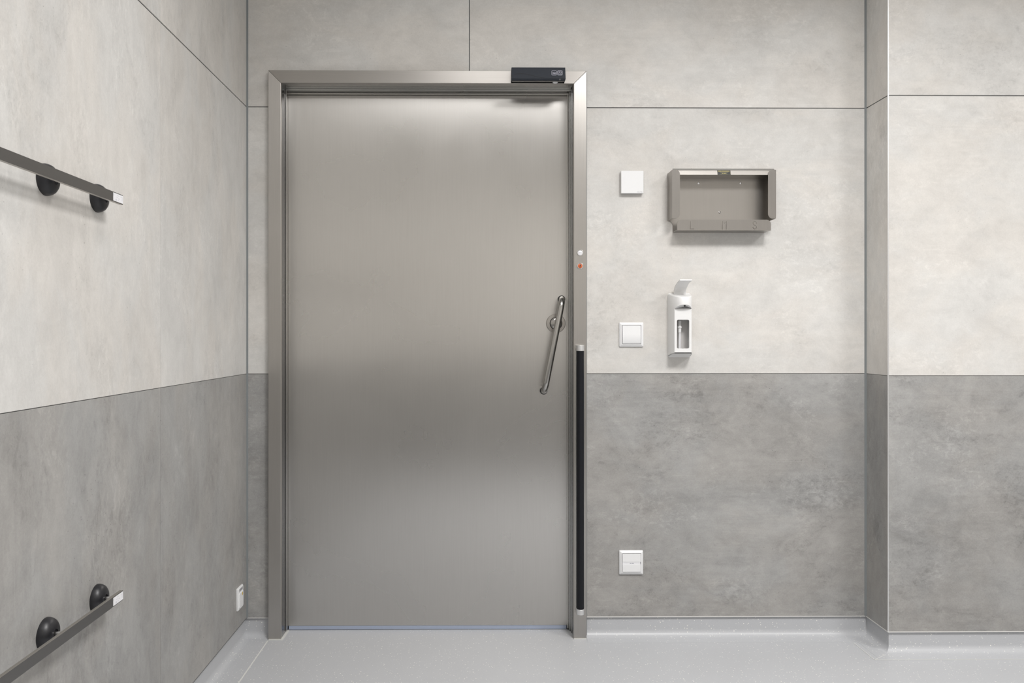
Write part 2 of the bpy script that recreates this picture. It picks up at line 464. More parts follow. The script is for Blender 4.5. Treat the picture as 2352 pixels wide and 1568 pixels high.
# thin bright cap over the skirting and the pale welds of the flooring
def cap(path, parent):
    global prof
    keep = prof; prof = [(-0.0100, ZSK-0.0028), (0.0008, ZSK-0.0028), (0.0008, ZSK), (-0.0100, ZSK)]
    o = sweep(path, -1).build('cap_strip', 'pale', parent); prof = keep
    return o
cap([(XL, 0), (FX0-0.001, 0)], bb)
cap([(FX1+0.001, 0), (XP, 0), (XP, YP), (XR, YP)], br)
MB().box((XL-0.010, YF, ZSK-0.002), (XL+0.0006, -0.002, ZSK)).build('cap_strip', 'grout', bl)
def weld(pts, w, parent):
    m = MB()
    for a, b in zip(pts, pts[1:]):
        a = Vector((*a, 0.0004)); b = Vector((*b, 0.0004)); d = (b-a).normalized(); n = Vector((-d.y, d.x, 0))*w/2
        m.prism([a-n, a+n, b+n, b-n], (0, 0, 0.0006))
    return m.build('weld_seam', 'weld', parent)
weld([(XL+0.089, -0.03), (XL+0.089, YF)], 0.005, bl)
weld([(XP-0.080, -0.068), (XP-0.080, YP-0.060), (XR, YP-0.060)], 0.0026, br)
weld([(XP-0.080, YP-0.060), (XP-0.010, YP-0.012)], 0.0020, br)

# ------------------------------------------------------------------ door
door = root('door_1', ((FI0+FI1)/2, 0, 0))
def D(p): return Vector(p)-door.location
def dbuild(m, name, mat, parent=None, **kw):
    par = parent or door
    m.v = [p-door.location for p in m.v]
    return m.build(name, mat, par, **kw)
# mitred casing with its reveal
def casing(poly, y0, y1): return MB().prism([(x, y0, z) for x, z in poly], (0, y1-y0, 0))
YB = 0.0
mj = casing([(FX0, 0), (FI0, 0), (FI0, FZI), (FX0, FZ1)], YFR, YB); dbuild(mj, 'frame_jamb', 'jamb', bevel=0.0012)
mj = casing([(FI1, 0), (FX1, 0), (FX1, FZ1), (FI1, FZI)], YFR, YB); dbuild(mj, 'frame_jamb', 'jamb', bevel=0.0012)
mh = casing([(FX0, FZ1), (FI0, FZI), (FI1, FZI), (FX1, FZ1)], YFR, YB); dbuild(mh, 'frame_head', 'head', bevel=0.0012)
YL = 0.048
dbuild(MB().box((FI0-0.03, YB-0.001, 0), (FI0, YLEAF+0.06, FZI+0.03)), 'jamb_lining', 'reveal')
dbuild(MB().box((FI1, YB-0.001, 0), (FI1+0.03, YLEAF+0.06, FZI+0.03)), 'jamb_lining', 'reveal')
dbuild(MB().box((FI0, YB-0.001, FZI), (FI1, YLEAF+0.06, FZI+0.03)), 'head_lining', 'lining')
dbuild(MB().box((FX1, -0.0035, 0), (FX1+0.0035, 0.002, FZ1)), 'sealant', 'silicone')
# stops inside the reveal
dbuild(MB().box((FI0, YL, 0.008), (FI0+0.0045, YLEAF-0.003, FZI-0.004)), 'door_stop', 'satin_steel' if 'satin_steel' in M else 'tube', bevel=0.001)
m = MB().box((FI1-0.0035, YL-0.012, 0.004), (FI1, YLEAF-0.003, FZI-0.004))
m.box((FI1-0.0085, YL+0.008, 0.004), (FI1-0.0035, YLEAF-0.003, FZI-0.008))
dbuild(m, 'door_stop', 'lining', bevel=0.0008)
dbuild(MB().box((FI1-0.016, YLEAF-0.012, 0.008), (FI1-0.0095, YLEAF-0.002, FZI-0.010)), 'seal_strip', 'tube', bevel=0.001)
m = MB().box((FI0, YL, FZI-0.007), (FI1, YLEAF-0.003, FZI))
dbuild(m, 'head_stop', 'lining', bevel=0.0008)
dbuild(MB().box((FI0+0.005, YLEAF-0.014, FZI-0.0165), (FI1-0.010, YLEAF-0.009, FZI-0.0115)), 'seal_strip', 'tube', bevel=0.001)
# leaf
ZB = ZY(1436, YLEAF, 980)
leaf = dbuild(MB().box((FI0-0.02, YLEAF, ZB), (FI1+0.02, YLEAF+0.045, FZI+0.02)), 'door_leaf', 'leaf', bevel=0.001)
dbuild(MB().box((FI0+0.006, YLEAF+0.001, ZY(1445, YLEAF, 980)), (FI1-0.017, YLEAF+0.03, ZB-0.0005)), 'bottom_seal', 'seal', leaf, bevel=0.0008)
dbuild(MB().box((FI0+0.006, YLEAF+0.004, 0.0), (FI1-0.005, YLEAF+0.03, ZY(1445, YLEAF, 980))), 'floor_gasket', 'gasket', leaf)
# caulk bead at the foot of the left jamb
m = MB().prism([(FX0+0.002, YFR-0.006, 0), (FI0+0.004, YFR-0.006, 0), (FI0+0.004, YFR, 0), (FX0+0.002, YFR, 0)], (0, 0, 0.003))
m.prism([(FI0, YFR-0.006, 0), (FI0+0.008, YFR-0.005, 0), (FI0+0.010, YLEAF-0.004, 0), (FI0, YLEAF-0.004, 0)], (0, 0, 0.0024))
dbuild(m, 'caulk_bead', 'caulk')
m = MB().prism([(FI1, YFR-0.004, 0), (FX1, YFR-0.004, 0), (FX1, YFR, 0), (FI1, YFR, 0)], (0, 0, 0.0025))
dbuild(m, 'caulk_bead', 'caulk')

# pull handle: slanting tube on two stand-offs
A = onY(1289.5, 687, YLEAF); B = onY(1248.6, 897, YLEAF); OUT = 0.042; RB = 0.036
d = (B-A).normalized(); o_ = Vector((0, -1, 0))
pts = [A, A+o_*(OUT-RB)]
for k in range(1, 7):
    a = math.radians(90*k/6); pts.append(A+o_*(OUT-RB+RB*math.sin(a))+d*(RB*(1-math.cos(a))))
for k in range(6):
    a = math.radians(90*k/6); pts.append(B+o_*(OUT-RB+RB*math.cos(a))-d*(RB*(1-math.sin(a))))
pts += [B+o_*(OUT-RB), B]
handle = dbuild(MB().tube(pts, 0.0122, 24), 'pull_handle', 'tube', leaf, smooth=50)
for c in (A, B):
    dbuild(MB().lathe([(0.0146, 0), (0.0146, 0.007), (0.0125, 0.008)], c, o_, 28), 'gasket_ring', 'gasket', leaf, smooth=40)
c = onY(1276.6, 742.5, YLEAF)
rose = dbuild(MB().lathe([(0.0375, 0), (0.0375, 0.0055), (0.0360, 0.0072), (0.0250, 0.0078), (0.0245, 0.004)], c, o_, 40), 'lock_rose', 'box', leaf, smooth=40)
dbuild(MB().lathe([(0.0246, 0.0), (0.0246, 0.0081), (0.0226, 0.0082)], c, o_, 36), 'gap_ring', 'gasket', leaf)
kn = dbuild(MB().lathe([(0.0228, 0.0), (0.0228, 0.0120), (0.0205, 0.0150), (0.0140, 0.0172), (0.004, 0.0180)], c, o_, 36), 'thumb_turn', 'tube', leaf, smooth=40)

# ------------------------------------------------------------------ equipment rails on the left wall
def rail(zc, label, first):
    t = thing('equipment_rail', label, 'rail', (XL, -1.6, zc), 'steel equipment rails on the left wall')
    xf = 0.0505; hh = 0.0115; yend = 0.481-0.0
    y0 = YF+1.6+0.12; y1 = CAMY+1.798+1.6
    bar = MB().box((xf-0.0085, y0, -hh), (xf, y1, hh))
    bar = bar.build('rail_bar', 'railmetal', t, bevel=0.0009)
    bar.data.materials.append(M['rail_lit'])
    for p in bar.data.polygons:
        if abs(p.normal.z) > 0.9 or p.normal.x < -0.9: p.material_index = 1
    for dd in (1.775, 1.565, 0.70):
        yc = CAMY+dd+1.6
        br_ = MB().lathe([(0.0328, 0), (0.0328, 0.003), (0.0318, 0.008), (0.0290, 0.0135), (0.0240, 0.0180), (0.0165, 0.0212), (0.0095, 0.0222), (0.0092, 0.0190), (0.0005, 0.0190)], (0, yc, 0), (1, 0, 0), 40).build('wall_bracket', 'black', t, smooth=35)
        MB().lathe([(0.0049, 0.018), (0.0049, xf-0.008)], (0, yc, 0), (1, 0, 0), 20).build('stud', 'alu', br_, smooth=40)
        MB().lathe([(0.0064, 0.0335), (0.0064, 0.0380), (0.0052, xf-0.0085)], (0, yc, 0), (1, 0, 0), 20).build('collar', 'alu', br_, smooth=40)
    # paper label at the end of the rail
    mp = lambda u, v, w: (xf+w, y1+u, v)
    lab = MB().plate([rrect(-0.0485, -0.0093, -0.0008, 0.0093, 0.0012, 3)], mp, 0.0003).build('label_sticker', 'paper', t)
    lab['label'] = 'white printed paper label'
    mp2 = lambda u, v, w: (xf+0.0003+w, y1+u, v)
    m = MB()
    for u0, v0, u1, v1 in ((-0.0475, 0.002, -0.0455, 0.0075), (-0.036, 0.0005, -0.027, 0.0015), (-0.024, -0.0015, -0.016, -0.0004),
                           (-0.030, 0.0048, -0.020, 0.0056), (-0.037, -0.0075, -0.0325, -0.003), (-0.0255, -0.0065, -0.0235, -0.0035), (-0.0062, -0.0045, -0.0046, 0.0055), (-0.012, 0.0035, -0.009, 0.005)):
        m.plate([[(u0, v0), (u1, v0), (u1, v1), (u0, v1)]], mp2, 0.0001)
    m.build('print', 'faint', lab)
    return t
rail(CAMZ+0.3195, 'upper grey steel equipment rail with black domed brackets on the light cladding', True)
rail(CAMZ-0.6085, 'lower grey steel equipment rail with black domed brackets on the dark dado', False)

# ------------------------------------------------------------------ helpers for things on the back wall
def wallthing(name, label, cat, px, py, y=0.0, group=None):
    p = onY(px, py, y); return thing(name, label, cat, (p.x, y, p.z), group)
def loc(t, px, py, depth):
    """local x, z of what the photo shows at px, py, depth metres in front of the thing's wall plane"""
    p = onY(px, py, t.location.y-depth); return p.x-t.location.x, p.z-t.location.z
def rect(t, x0, y0, x1, y1, depth):
    """local rectangle (x0, z0, x1, z1) from pixel corners"""
    xm, ym = (x0+x1)/2, (y0+y1)/2
    return loc(t, x0, ym, depth)[0], loc(t, xm, y1, depth)[1], loc(t, x1, ym, depth)[0], loc(t, xm, y0, depth)[1]
def tilt(depth, zt_): return lambda u, v, w: (u, -depth+0.0064*(v-zh)/(ztop-zh)-w, v)
def front(depth): return lambda u, v, w: (u, -depth-w, v)

# ------------------------------------------------------------------ glove box dispenser
t = wallthing('glove_dispenser', 'brushed steel open glove box dispenser punched with L M S on the light wall', 'dispenser', 1652, 460)
DP = 0.067; S = 0.0024
xl, xr = loc(t, 1533.2, 460, 0)[0], loc(t, 1782, 460, DP)[0]
ztop = loc(t, 1652, 389.3, DP)[1]; zh = loc(t, 1652, 401.8, DP)[1]
zsb = loc(t, 1652, 503.5, 0.03)[1]; zsf = loc(t, 1652, 501.8, DP)[1]
tx0, tx1 = loc(t, 1555.4, 516, DP)[0], loc(t, 1770.8, 516, DP)[0]
tz1, tz0 = loc(t, 1652, 504.2, DP)[1], loc(t, 1652, 528.8, DP)[1]
# back plate with the two concave notches beside the tray
notch = lambda cx, s: [(cx+s*(tx0-xl)*math.cos(a), zsb-0.002-0.016*(1-math.sin(a))) for a in [math.radians(90*k/8) for k in range(9)]]
outl = [(xl, ztop), (xl, zsb-0.002)]
rn = tx0-xl
outl += [(xl+rn*math.sin(math.radians(90*k/8)), zsb-0.002-0.018*(1-math.cos(math.radians(90*k/8)))) for k in range(1, 9)]
outl += [(tx0, tz0), (tx1, tz0)]
rn2 = xr-tx1
outl += [(xr-rn2*math.sin(math.radians(90*k/8)), zsb-0.002-0.018*(1-math.cos(math.radians(90*k/8)))) for k in range(8, 0, -1)]
outl += [(xr, zsb-0.002), (xr, ztop)]
MB().plate([outl], front(0.0), S).build('back_plate', 'box', t, bevel=0.0005, seg=1)
# hood
MB().prism([(xl+0.002, -S, zh), (xl+0.002, -DP, zh), (xl+0.002, -DP+0.0064, ztop), (xl+0.002, -S, ztop)], (xr-xl-0.004, 0, 0)).build('hood', 'box', t, bevel=0.0012)
MB().prism([(xl+0.004, -DP+0.003, ztop), (xl+0.004, -DP+0.0045, ztop), (xl+0.004, -DP+0.010, ztop+0.0055), (xl+0.004, -DP+0.0085, ztop+0.0055)], (xr-xl-0.008, 0, 0)).build('hem', 'lining', t)
# side walls with rounded front flanges
def flange(x0, x1, inner):
    r = 0.017; z0, z1 = zsf, ztop-0.001
    if inner > 0:
        lp = [(x0, z0), (x1-r, z0)] + [(x1-r+r*math.sin(a), z0+r-r*math.cos(a)) for a in [math.radians(15*k) for k in range(7)]]
        lp += [(x1-r+r*math.cos(a), z1-r+r*math.sin(a)) for a in [math.radians(15*k) for k in range(7)]] + [(x0, z1)]
    else:
        lp = [(x1, z0), (x1, z1), (x0+r, z1)] + [(x0+r-r*math.sin(a), z1-r+r*math.cos(a)) for a in [math.radians(15*k) for k in range(7)]]
        lp += [(x0+r-r*math.cos(a), z0+r-r*math.sin(a)) for a in [math.radians(15*k) for k in range(7)]]
    return lp
fx = loc(t, 1561.4, 440, DP)[0]
m = MB().box((xl, -DP, zsf), (xl+S, -S, ztop-0.001)); m.plate([flange(xl, fx, 1)], front(DP), S)
m.build('side_panel', 'flange', t, bevel=0.0008, seg=2)
fx = loc(t, 1763.7, 440, DP)[0]
m = MB().box((xr-S, -DP, zsf), (xr, -S, ztop-0.001)); m.plate([flange(fx, xr, -1)], front(DP), S)
m.build('side_panel', 'flange', t, bevel=0.0008, seg=2)
# tray with punched letters
def dots(px0, py0, rows, stp):
    out = []
    for j, row in enumerate(rows):
        for i, ch in enumerate(row):
            if ch == '#': out.append(loc(t, px0+i*stp[0], py0+j*stp[1], DP))
    return out
L = dots(1585.4, 508.9, ['#....', '#....', '#....', '#....', '#....', '#....', '#....', '#.#.#'], (2.0, 2.36))
L = [loc(t, 1585.6, 508.7+2.42*k, DP) for k in range(8)] + [loc(t, 1588.3+2.5*k, 525.6, DP) for k in range(3)]
Mm = [loc(t, 1658.9, 508.7+2.42*k, DP) for k in range(8)] + [loc(t, 1667.9, 508.7+2.42*k, DP) for k in range(8)] + [loc(t, 1661.5, 510.4, DP), loc(t, 1663.4, 512.7, DP), loc(t, 1665.3, 510.4, DP)]
Sx = [loc(t, 1733.5+dx, 517.0+dy, DP) for dx, dy in ((-3.9, -4.6), (-2.6, -7.2), (0, -8.2), (2.6, -7.2), (3.9, -4.6), (-3.5, -2.2), (-1.4, -0.4), (1.0, 1.0), (3.3, 2.6), (4.0, 5.0), (2.7, 7.6), (0, 8.6), (-2.6, 7.6), (-3.9, 5.0))]
hs = 0.00130
r = 0.017
lp = [(tx0, tz0), (tx1, tz0)] + [(tx1-r+r*math.cos(a), tz1-r+r*math.sin(a)) for a in [math.radians(15*k) for k in range(7)]]
lp += [(tx0+r-r*math.sin(a), tz1-r+r*math.cos(a)) for a in [math.radians(15*k) for k in range(7)]]
holes = [[(x-hs, z-hs*1.1), (x-hs, z+hs*1.1), (x+hs, z+hs*1.1), (x+hs, z-hs*1.1)] for x, z in L+Mm+Sx]
m = MB().plate([lp]+holes, front(DP-S), S)
m.box((tx0, -DP+S, tz0), (tx1, -S, tz0+S))
m.build('tray', 'flange', t)
for px, py in ((1604.2, 420.3), (1700.7, 420.3), (1652.6, 487.3)):
    x, z = loc(t, px, py, S)
    MB().lathe([(0.0046, 0), (0.0042, 0.0018), (0.0022, 0.003), (0.0021, 0.0018), (0.0003, 0.0018)], (x, -S*0.9, z), (0, -1, 0), 18).build('screw', 'chrome', t, smooth=40)
x0, z0, x1, z1 = rect(t, 1648.3, 390.2, 1678.6, 401.6, DP)
pl = MB().plate([rrect(x0, z0, x1, z1, 0.0008, 2)], tilt(DP, 0), 0.0010).build('name_plate', 'plate', t)
pl['label'] = 'small black maker plate with gold lettering'
w_, h_ = x1-x0, z1-z0
def bars(rows, mat, d, nm):
    m = MB()
    for (a, b, c, e) in rows:
        m.plate([[(x0+a*w_, z0+c*h_), (x0+b*w_, z0+c*h_), (x0+b*w_, z0+e*h_), (x0+a*w_, z0+e*h_)]], tilt(d, 0), 0.00012)
    return m.build(nm, mat, pl)
bars([(0.06, 0.94, 0.05, 0.12), (0.06, 0.94, 0.90, 0.96), (0.02, 0.05, 0.1, 0.9), (0.95, 0.98, 0.1, 0.9), (0.16, 0.84, 0.55, 0.66), (0.22, 0.78, 0.42, 0.5), (0.20, 0.76, 0.15, 0.24)], 'olive', DP+0.001, 'frame_print')
bars([(0.06+0.048*k, 0.06+0.048*k+0.034, 0.70, 0.86) for k in range(6)] + [(0.38+0.05*k, 0.38+0.05*k+0.033, 0.70, 0.86) for k in range(11)] + [(0.33, 0.44, 0.28, 0.37), (0.47, 0.60, 0.28, 0.37), (0.62, 0.67, 0.28, 0.37)], 'gold', DP+0.001, 'gold_print')

# ------------------------------------------------------------------ room sensor
t = wallthing('room_sensor', 'plain square white plastic room sensor above the switch, left of the steel dispenser', 'sensor', 1452, 418)
dp = 0.0185
x0, z0, x1, z1 = rect(t, 1426.8, 392.2, 1478.0, 443.4, dp)
MB().box((x0, -dp, z0), (x1, -0.003, z1)).build('cover', 'white', t, bevel=0.0007)
MB().box((x0+0.002, -0.003, z0+0.002), (x1-0.002, 0, z1-0.002)).build('base_plate', 'ink', t)
x, z = loc(t, 1470.3, 440.9, dp)
m = MB().text('SAUTER', 0.0048, lambda u, v, w: (u*1.05+x, -dp-w, v+z), 0.0002)
m.build('maker_print', 'ink', t)
x2, z2 = loc(t, 1464.2, 440.9, dp)
MB().plate([circ(x2, z2, 0.0011, 12), circ(x2, z2, 0.0006, 8)], front(dp), 0.0002).build('logo_print', 'ink', t)

# ------------------------------------------------------------------ soap / disinfectant dispenser
t = wallthing('soap_dispenser', 'white plastic soap dispenser with pump lever and tall window on the light wall', 'dispenser', 1559.3, 820)
HB = loc(t, 1559.3, 709, 0.06)[1]        # bottom of the pump head, at the front plate
HT = loc(t, 1559.3, 673.5, 0.0)[1]
ZL = loc(t, 1565, 811, 0.06)[1]          # lower edge of the front plate
# back plate
MB().plate([rrect(-0.043, 0.0, 0.043, HT, 0.006)], front(0.0), 0.004).build('back_plate', 'white2', t, bevel=0.0008)
# shell: two curved flanks, slanted foot
def dx(y): return 0.0425*(1-(y/0.084)**1.9)**(1/2.6)
sec = [(dx(y), y) for y in (0.003, 0.012, 0.022, 0.032, 0.042, 0.050, 0.056, 0.060)]
inn = [(x-0.0025, max(y-0.0025, 0.003)) for x, y in sec]
inn[-1] = (dx(0.06)-0.001, 0.0575)
for s in (-1, 1):
    ringz = []
    poly = [(s*x, -y) for x, y in sec] + [(s*x, -y) for x, y in inn[::-1]]
    zlow = [ZL-(0.06-(-y))*(ZL-0.003)/0.06 if True else 0 for x, y in poly]
    r0 = [(x, y, z) for (x, y), z in zip(poly, zlow)]
    r1 = [(x, y, HB) for x, y in poly]
    MB().rings([r0, r1]).build('side_shell', 'white2', t, smooth=35)
wx0, wz0, wx1, wz1 = rect(t, 1552.0, 734.0, 1581.0, 800.0, 0.06)
cx_ = (wx0+wx1)/2
wx0, wx1 = -0.0232, 0.0232
MB().plate([[(-dx(0.06), ZL), (dx(0.06), ZL), (dx(0.06), HB+0.001), (-dx(0.06), HB+0.001)], rrect(wx0, wz0, wx1, wz1, 0.005, 5)[::-1]], front(0.0575), 0.0025).build('front_cover', 'white2', t)
# slanted foot
foot = [(s_*x, -y, ZL-(0.06-y)*(ZL-0.003)/0.06) for s_, arr in ((-1, sec), (1, sec[::-1])) for x, y in arr]
MB().prism(foot, (0, 0, 0.003)).build('foot', 'white2', t, smooth=30)
# bottle well seen through the window: liner, straw and collar
m = MB().box((-0.030, -0.008, 0.012), (0.030, -0.004, HB)); m.build('well_liner', 'inner', t)
MB().lathe([(0.0048, 0.0), (0.0040, 0.066)], (-0.0055, -0.030, wz0-0.004), (0.012, 0, 1), 16).build('suction_tube', 'straw', t, smooth=40)
MB().lathe([(0.0058, 0.0), (0.0062, 0.016), (0.0085, 0.018), (0.0085, 0.022), (0.0062, 0.024), (0.0062, 0.045)], (-0.0052, -0.030, wz0+0.060), (0, 0, 1), 18).build('pump_collar', 'white2', t, smooth=40)
MB().lathe([(0.0042, 0), (0.0042, 0.002)], (0.002, -0.0475, wz0-0.0015), (0, 0, 1), 14).build('drain_hole', 'gasket', t)
# pump head: D shaped hood over the front
def dsec(n=26, wid=0.043, dep=0.084, e=0.62):
    out = []
    for k in range(n+1):
        a = math.pi*k/n
        c, s_ = math.cos(a), math.sin(a)
        out.append((wid*math.copysign(abs(c)**e, c), -0.003-dep*abs(s_)**0.80))
    return out
yy = [0.0640, 0.0680, 0.0720, 0.0755, 0.0785, 0.0810, 0.0826, 0.0836]
ds = [(x, -y) for x, y in sec] + [(dx(y), -y) for y in yy] + [(0.0, -0.084)] + [(-dx(y), -y) for y in yy[::-1]] + [(-x, -y) for x, y in sec[::-1]]
def zt(y): return HT-0.0005+y*0.20
def zb_(y): return HB-(y+0.06)*0.62 if y < -0.06 else HB
rb = [(x, y, zb_(y)) for x, y in ds]; rm = [(x, y, zt(y)-0.004) for x, y in ds]
rt = [(x*0.975, y*0.98, zt(y)-0.0012) for x, y in ds]; rt2 = [(x*0.94, y*0.955-0.0005, zt(y*0.955)-0.0002) for x, y in ds]
rt3 = [(x*0.86, y*0.90-0.002, zt(y*0.9)-0.0016) for x, y in ds]
MB().rings([rb, rm, rt, rt2, rt3]).build('pump_head', 'white2', t, smooth=38)
# nozzle hole in the sloping underside of the head
yn = -0.0755
MB().lathe([(0.0032, -0.002), (0.0032, 0.0004), (0.0001, 0.0004)], (0.0020, yn, zb_(yn)), (0, -0.527, -0.85), 18).build('nozzle', 'gasket', t)
# lever
lev = [(-0.016, HT-0.012), (-0.019, HT+0.004), (-0.030, HT+0.020), (-0.062, HT+0.0345), (-0.094, HT+0.0415)]
lev2 = [(-0.006, HT-0.012), (-0.008, HT+0.010), (-0.024, HT+0.026), (-0.060, HT+0.0385), (-0.094, HT+0.0455)]
lw = 0.0225
m = MB()
m.rings([[(x, y, z) for y, z in lev+lev2[::-1]] for x in (-lw, lw)])
m.build('pump_lever', 'white2', t, smooth=30, bevel=0.0008)
MB().tube([(-lw, -0.0965, HT+0.0432), (lw, -0.0965, HT+0.0432)], 0.0036, 14).build('lever_lip', 'white2', t, smooth=50)
# ------------------------------------------------------------------ switches
def frame_ring(t, x0, z0, x1, z1, ix0, iz0, ix1, iz1, d0, d1):
    """bevelled square cover frame"""
    def ring(k, dd, r):
        a = (x0+(ix0-x0)*k, z0+(iz0-z0)*k, x1+(ix1-x1)*k, z1+(iz1-z1)*k)
        return [(u, -dd, v) for u, v in rrect(*a, r, 4)]
    rs = [ring(0, 0, 0.0035), ring(0, d0*0.55, 0.0035), ring(0.10, d0, 0.0033), ring(0.80, d1, 0.0025), ring(0.97, d1, 0.0022), ring(1.0, d1-0.0006, 0.0020), ring(1.0, 0.002, 0.0020)]
    return MB().rings(rs, cap=False).build('cover_frame', 'white', t, smooth=25)
t = wallthing('light_switch', 'white square rocker light switch left of the soap dispenser', 'switch', 1450, 768)
d1 = 0.0105
x0, z0, x1, z1 = rect(t, 1422.2, 740.2, 1477.9, 796.3, 0.004)
ix0, iz0, ix1, iz1 = rect(t, 1429.0, 746.2, 1473.0, 790.0, d1)
frame_ring(t, x0, z0, x1, z1, ix0, iz0, ix1, iz1, 0.0055, d1)
MB().box((ix0-0.002, -0.0035, iz0-0.002), (ix1+0.002, 0, iz1+0.002)).build('base_plate', 'ink', t)
g = 0.0014
MB().prism([(ix0+g, -0.003, iz0+g), (ix0+g, -0.0095, iz0+g*1.2), (ix0+g, -0.0128, iz0+g+0.006), (ix0+g, -0.0118, (iz0+iz1)/2), (ix0+g, -0.0105, iz1-g), (ix0+g, -0.003, iz1-g)], (ix1-ix0-2*g, 0, 0)).build('rocker', 'white', t, bevel=0.0009, smooth=40)
m = MB()
for a, b in ((1446.0, 1448.9), (1450.2, 1451.8), (1452.2, 1454.0)):
    xa, za = loc(t, a, 742.1, 0.008); xb, zb = loc(t, b, 743.2, 0.008)
    m.prism([(xa, -0.0077, zb), (xb, -0.0077, zb), (xb, -0.0071, za), (xa, -0.0071, za)], (0, -0.0004, 0))
m.build('print', 'lilac', t)

t = wallthing('light_switch', 'white square double switch with a label strip low on the dark dado', 'switch', 1449.7, 1291)
x0, z0, x1, z1 = rect(t, 1422.0, 1263.6, 1477.2, 1318.8, 0.004)
ix0, iz0, ix1, iz1 = rect(t, 1429.2, 1270.2, 1472.3, 1313.8, d1)
frame_ring(t, x0, z0, x1, z1, ix0, iz0, ix1, iz1, 0.0055, d1)
MB().box((ix0-0.002, -0.0035, iz0-0.002), (ix1+0.002, 0, iz1+0.002)).build('base_plate', 'ink', t)
zs0 = loc(t, 1450, 1296.1, 0.012)[1]; zs1 = loc(t, 1450, 1290.4, 0.012)[1]
g = 0.0009
MB().prism([(ix0+g, -0.003, zs1+0.0002), (ix0+g, -0.0125, zs1+0.0002), (ix0+g, -0.0118, iz1-g*2.2), (ix0+g, -0.003, iz1-g*2.2)], (ix1-ix0-2*g, 0, 0)).build('upper_key', 'white', t, bevel=0.0005)
MB().prism([(ix0+g, -0.003, iz0+g*2), (ix0+g, -0.0118, iz0+g*2), (ix0+g, -0.0122, zs0), (ix0+g, -0.003, zs0)], (ix1-ix0-2*g, 0, 0)).build('lower_key', 'white', t, bevel=0.0005)
ls = MB().box((ix0+g, -0.0117, zs0), (ix1-g-0.0015, -0.003, zs1)).build('label_strip', 'paper', t)
m = MB()
for a, b, py in ((1447.0, 1448.4, 1293.4), (1448.9, 1450.2, 1293.4), (1452.0, 1453.2, 1293.2), (1453.6, 1455.3, 1293.4)):
    xa, za = loc(t, a, py-0.75, 0.0117); xb, zb = loc(t, b, py+0.75, 0.0117)
    m.box((xa, -0.0119, zb), (xb, -0.0117, za))
m.build('print', 'navy', ls)

# ------------------------------------------------------------------ flat fitting on the left wall
p = onX(543, 1404.3, XL)
t = thing('wall_fitting', 'small white plastic wall fitting with a yellow spot near the corner on the dark dado', 'fitting', (XL, p.y+0.031, p.z))
m = MB()
hw, hh = 0.031, 0.082
def yz(d, k, zz0=0.0, zz1=hh): return [(d, u, v) for u, v in rrect(-hw+k, zz0+k, hw-k, zz1-k, 0.003, 3)]
MB().rings([yz(0, 0), yz(0.0045, 0), yz(0.007, 0.003)]).build('cover_frame', 'white', t, smooth=20)
MB().rings([yz(0.007, 0.008, 0.0, hh-0.012), yz(0.0095, 0.0085, 0.0, hh-0.012)]).build('cover_plate', 'white', t)
mp = lambda u, v, w: (0.007+w, u, v)
MB().plate([rrect(-0.018, hh-0.0145, 0.020, hh-0.0055, 0.0008, 2)], mp, 0.0002).build('name_strip', 'ink', t)
mp = lambda u, v, w: (0.0095+w, u, v)
yd = MB().plate([circ(0.011, hh-0.029, 0.0048, 20, 0.0062)], mp, 0.0003).build('warning_dot', 'yellow', t)

# ------------------------------------------------------------------ motion sensor over the door
c = onY(1237, 176, YFR)
t = thing('motion_sensor', 'dark anthracite motion sensor box on the head of the steel door frame', 'sensor', (c.x, YFR, c.z))
zc = c.z
def zl(py, dp): return ZY(py, YFR-dp, 1237)-zc
w0, w1 = XY(1174.6, YFR-0.03)-c.x, XY(1299.0, YFR-0.045)-c.x
pA = (0.036, zl(154.8, 0.036)); pB = (0.050, zl(180.3, 0.050)); pC = (0.046, zl(184.0, 0.046)); pD = (0.034, zl(186.0, 0.034)); pE = (0.0, zl(190.3, 0.0)+0.0003); pF = (0.0, zl(154.2, 0.0)+0.012)
body = [pA, pB, pC, pD, pE, pF]
body = [(a, b) for a, b in body]
MB().prism([(w0, -a, b) for a, b in [(0.0, pA[1]), pA, pB, (0.049, pB[1]-0.0012), (0.0, pB[1]-0.0012)]], (w1-w0, 0, 0)).build('cover', 'anthracite', t, bevel=0.0012)
MB().prism([(w0+0.0008, -a, b) for a, b in [(0.0, pB[1]-0.0012), (0.0482, pB[1]-0.0012), pC, pD, (0.0, pE[1]+0.0008)]], (w1-w0-0.0016, 0, 0)).build('lower_body', 'anthracite', t, bevel=0.0008)
MB().prism([(w0+0.004, -a, b) for a, b in [(0.0, pE[1]+0.004), (pD[0]-0.001, pD[1]+0.002), (pD[0]-0.001, pD[1]-0.0003), (0.0, pE[1])]], (w1-w0-0.008, 0, 0)).build('sensor_window', 'smoke', t)
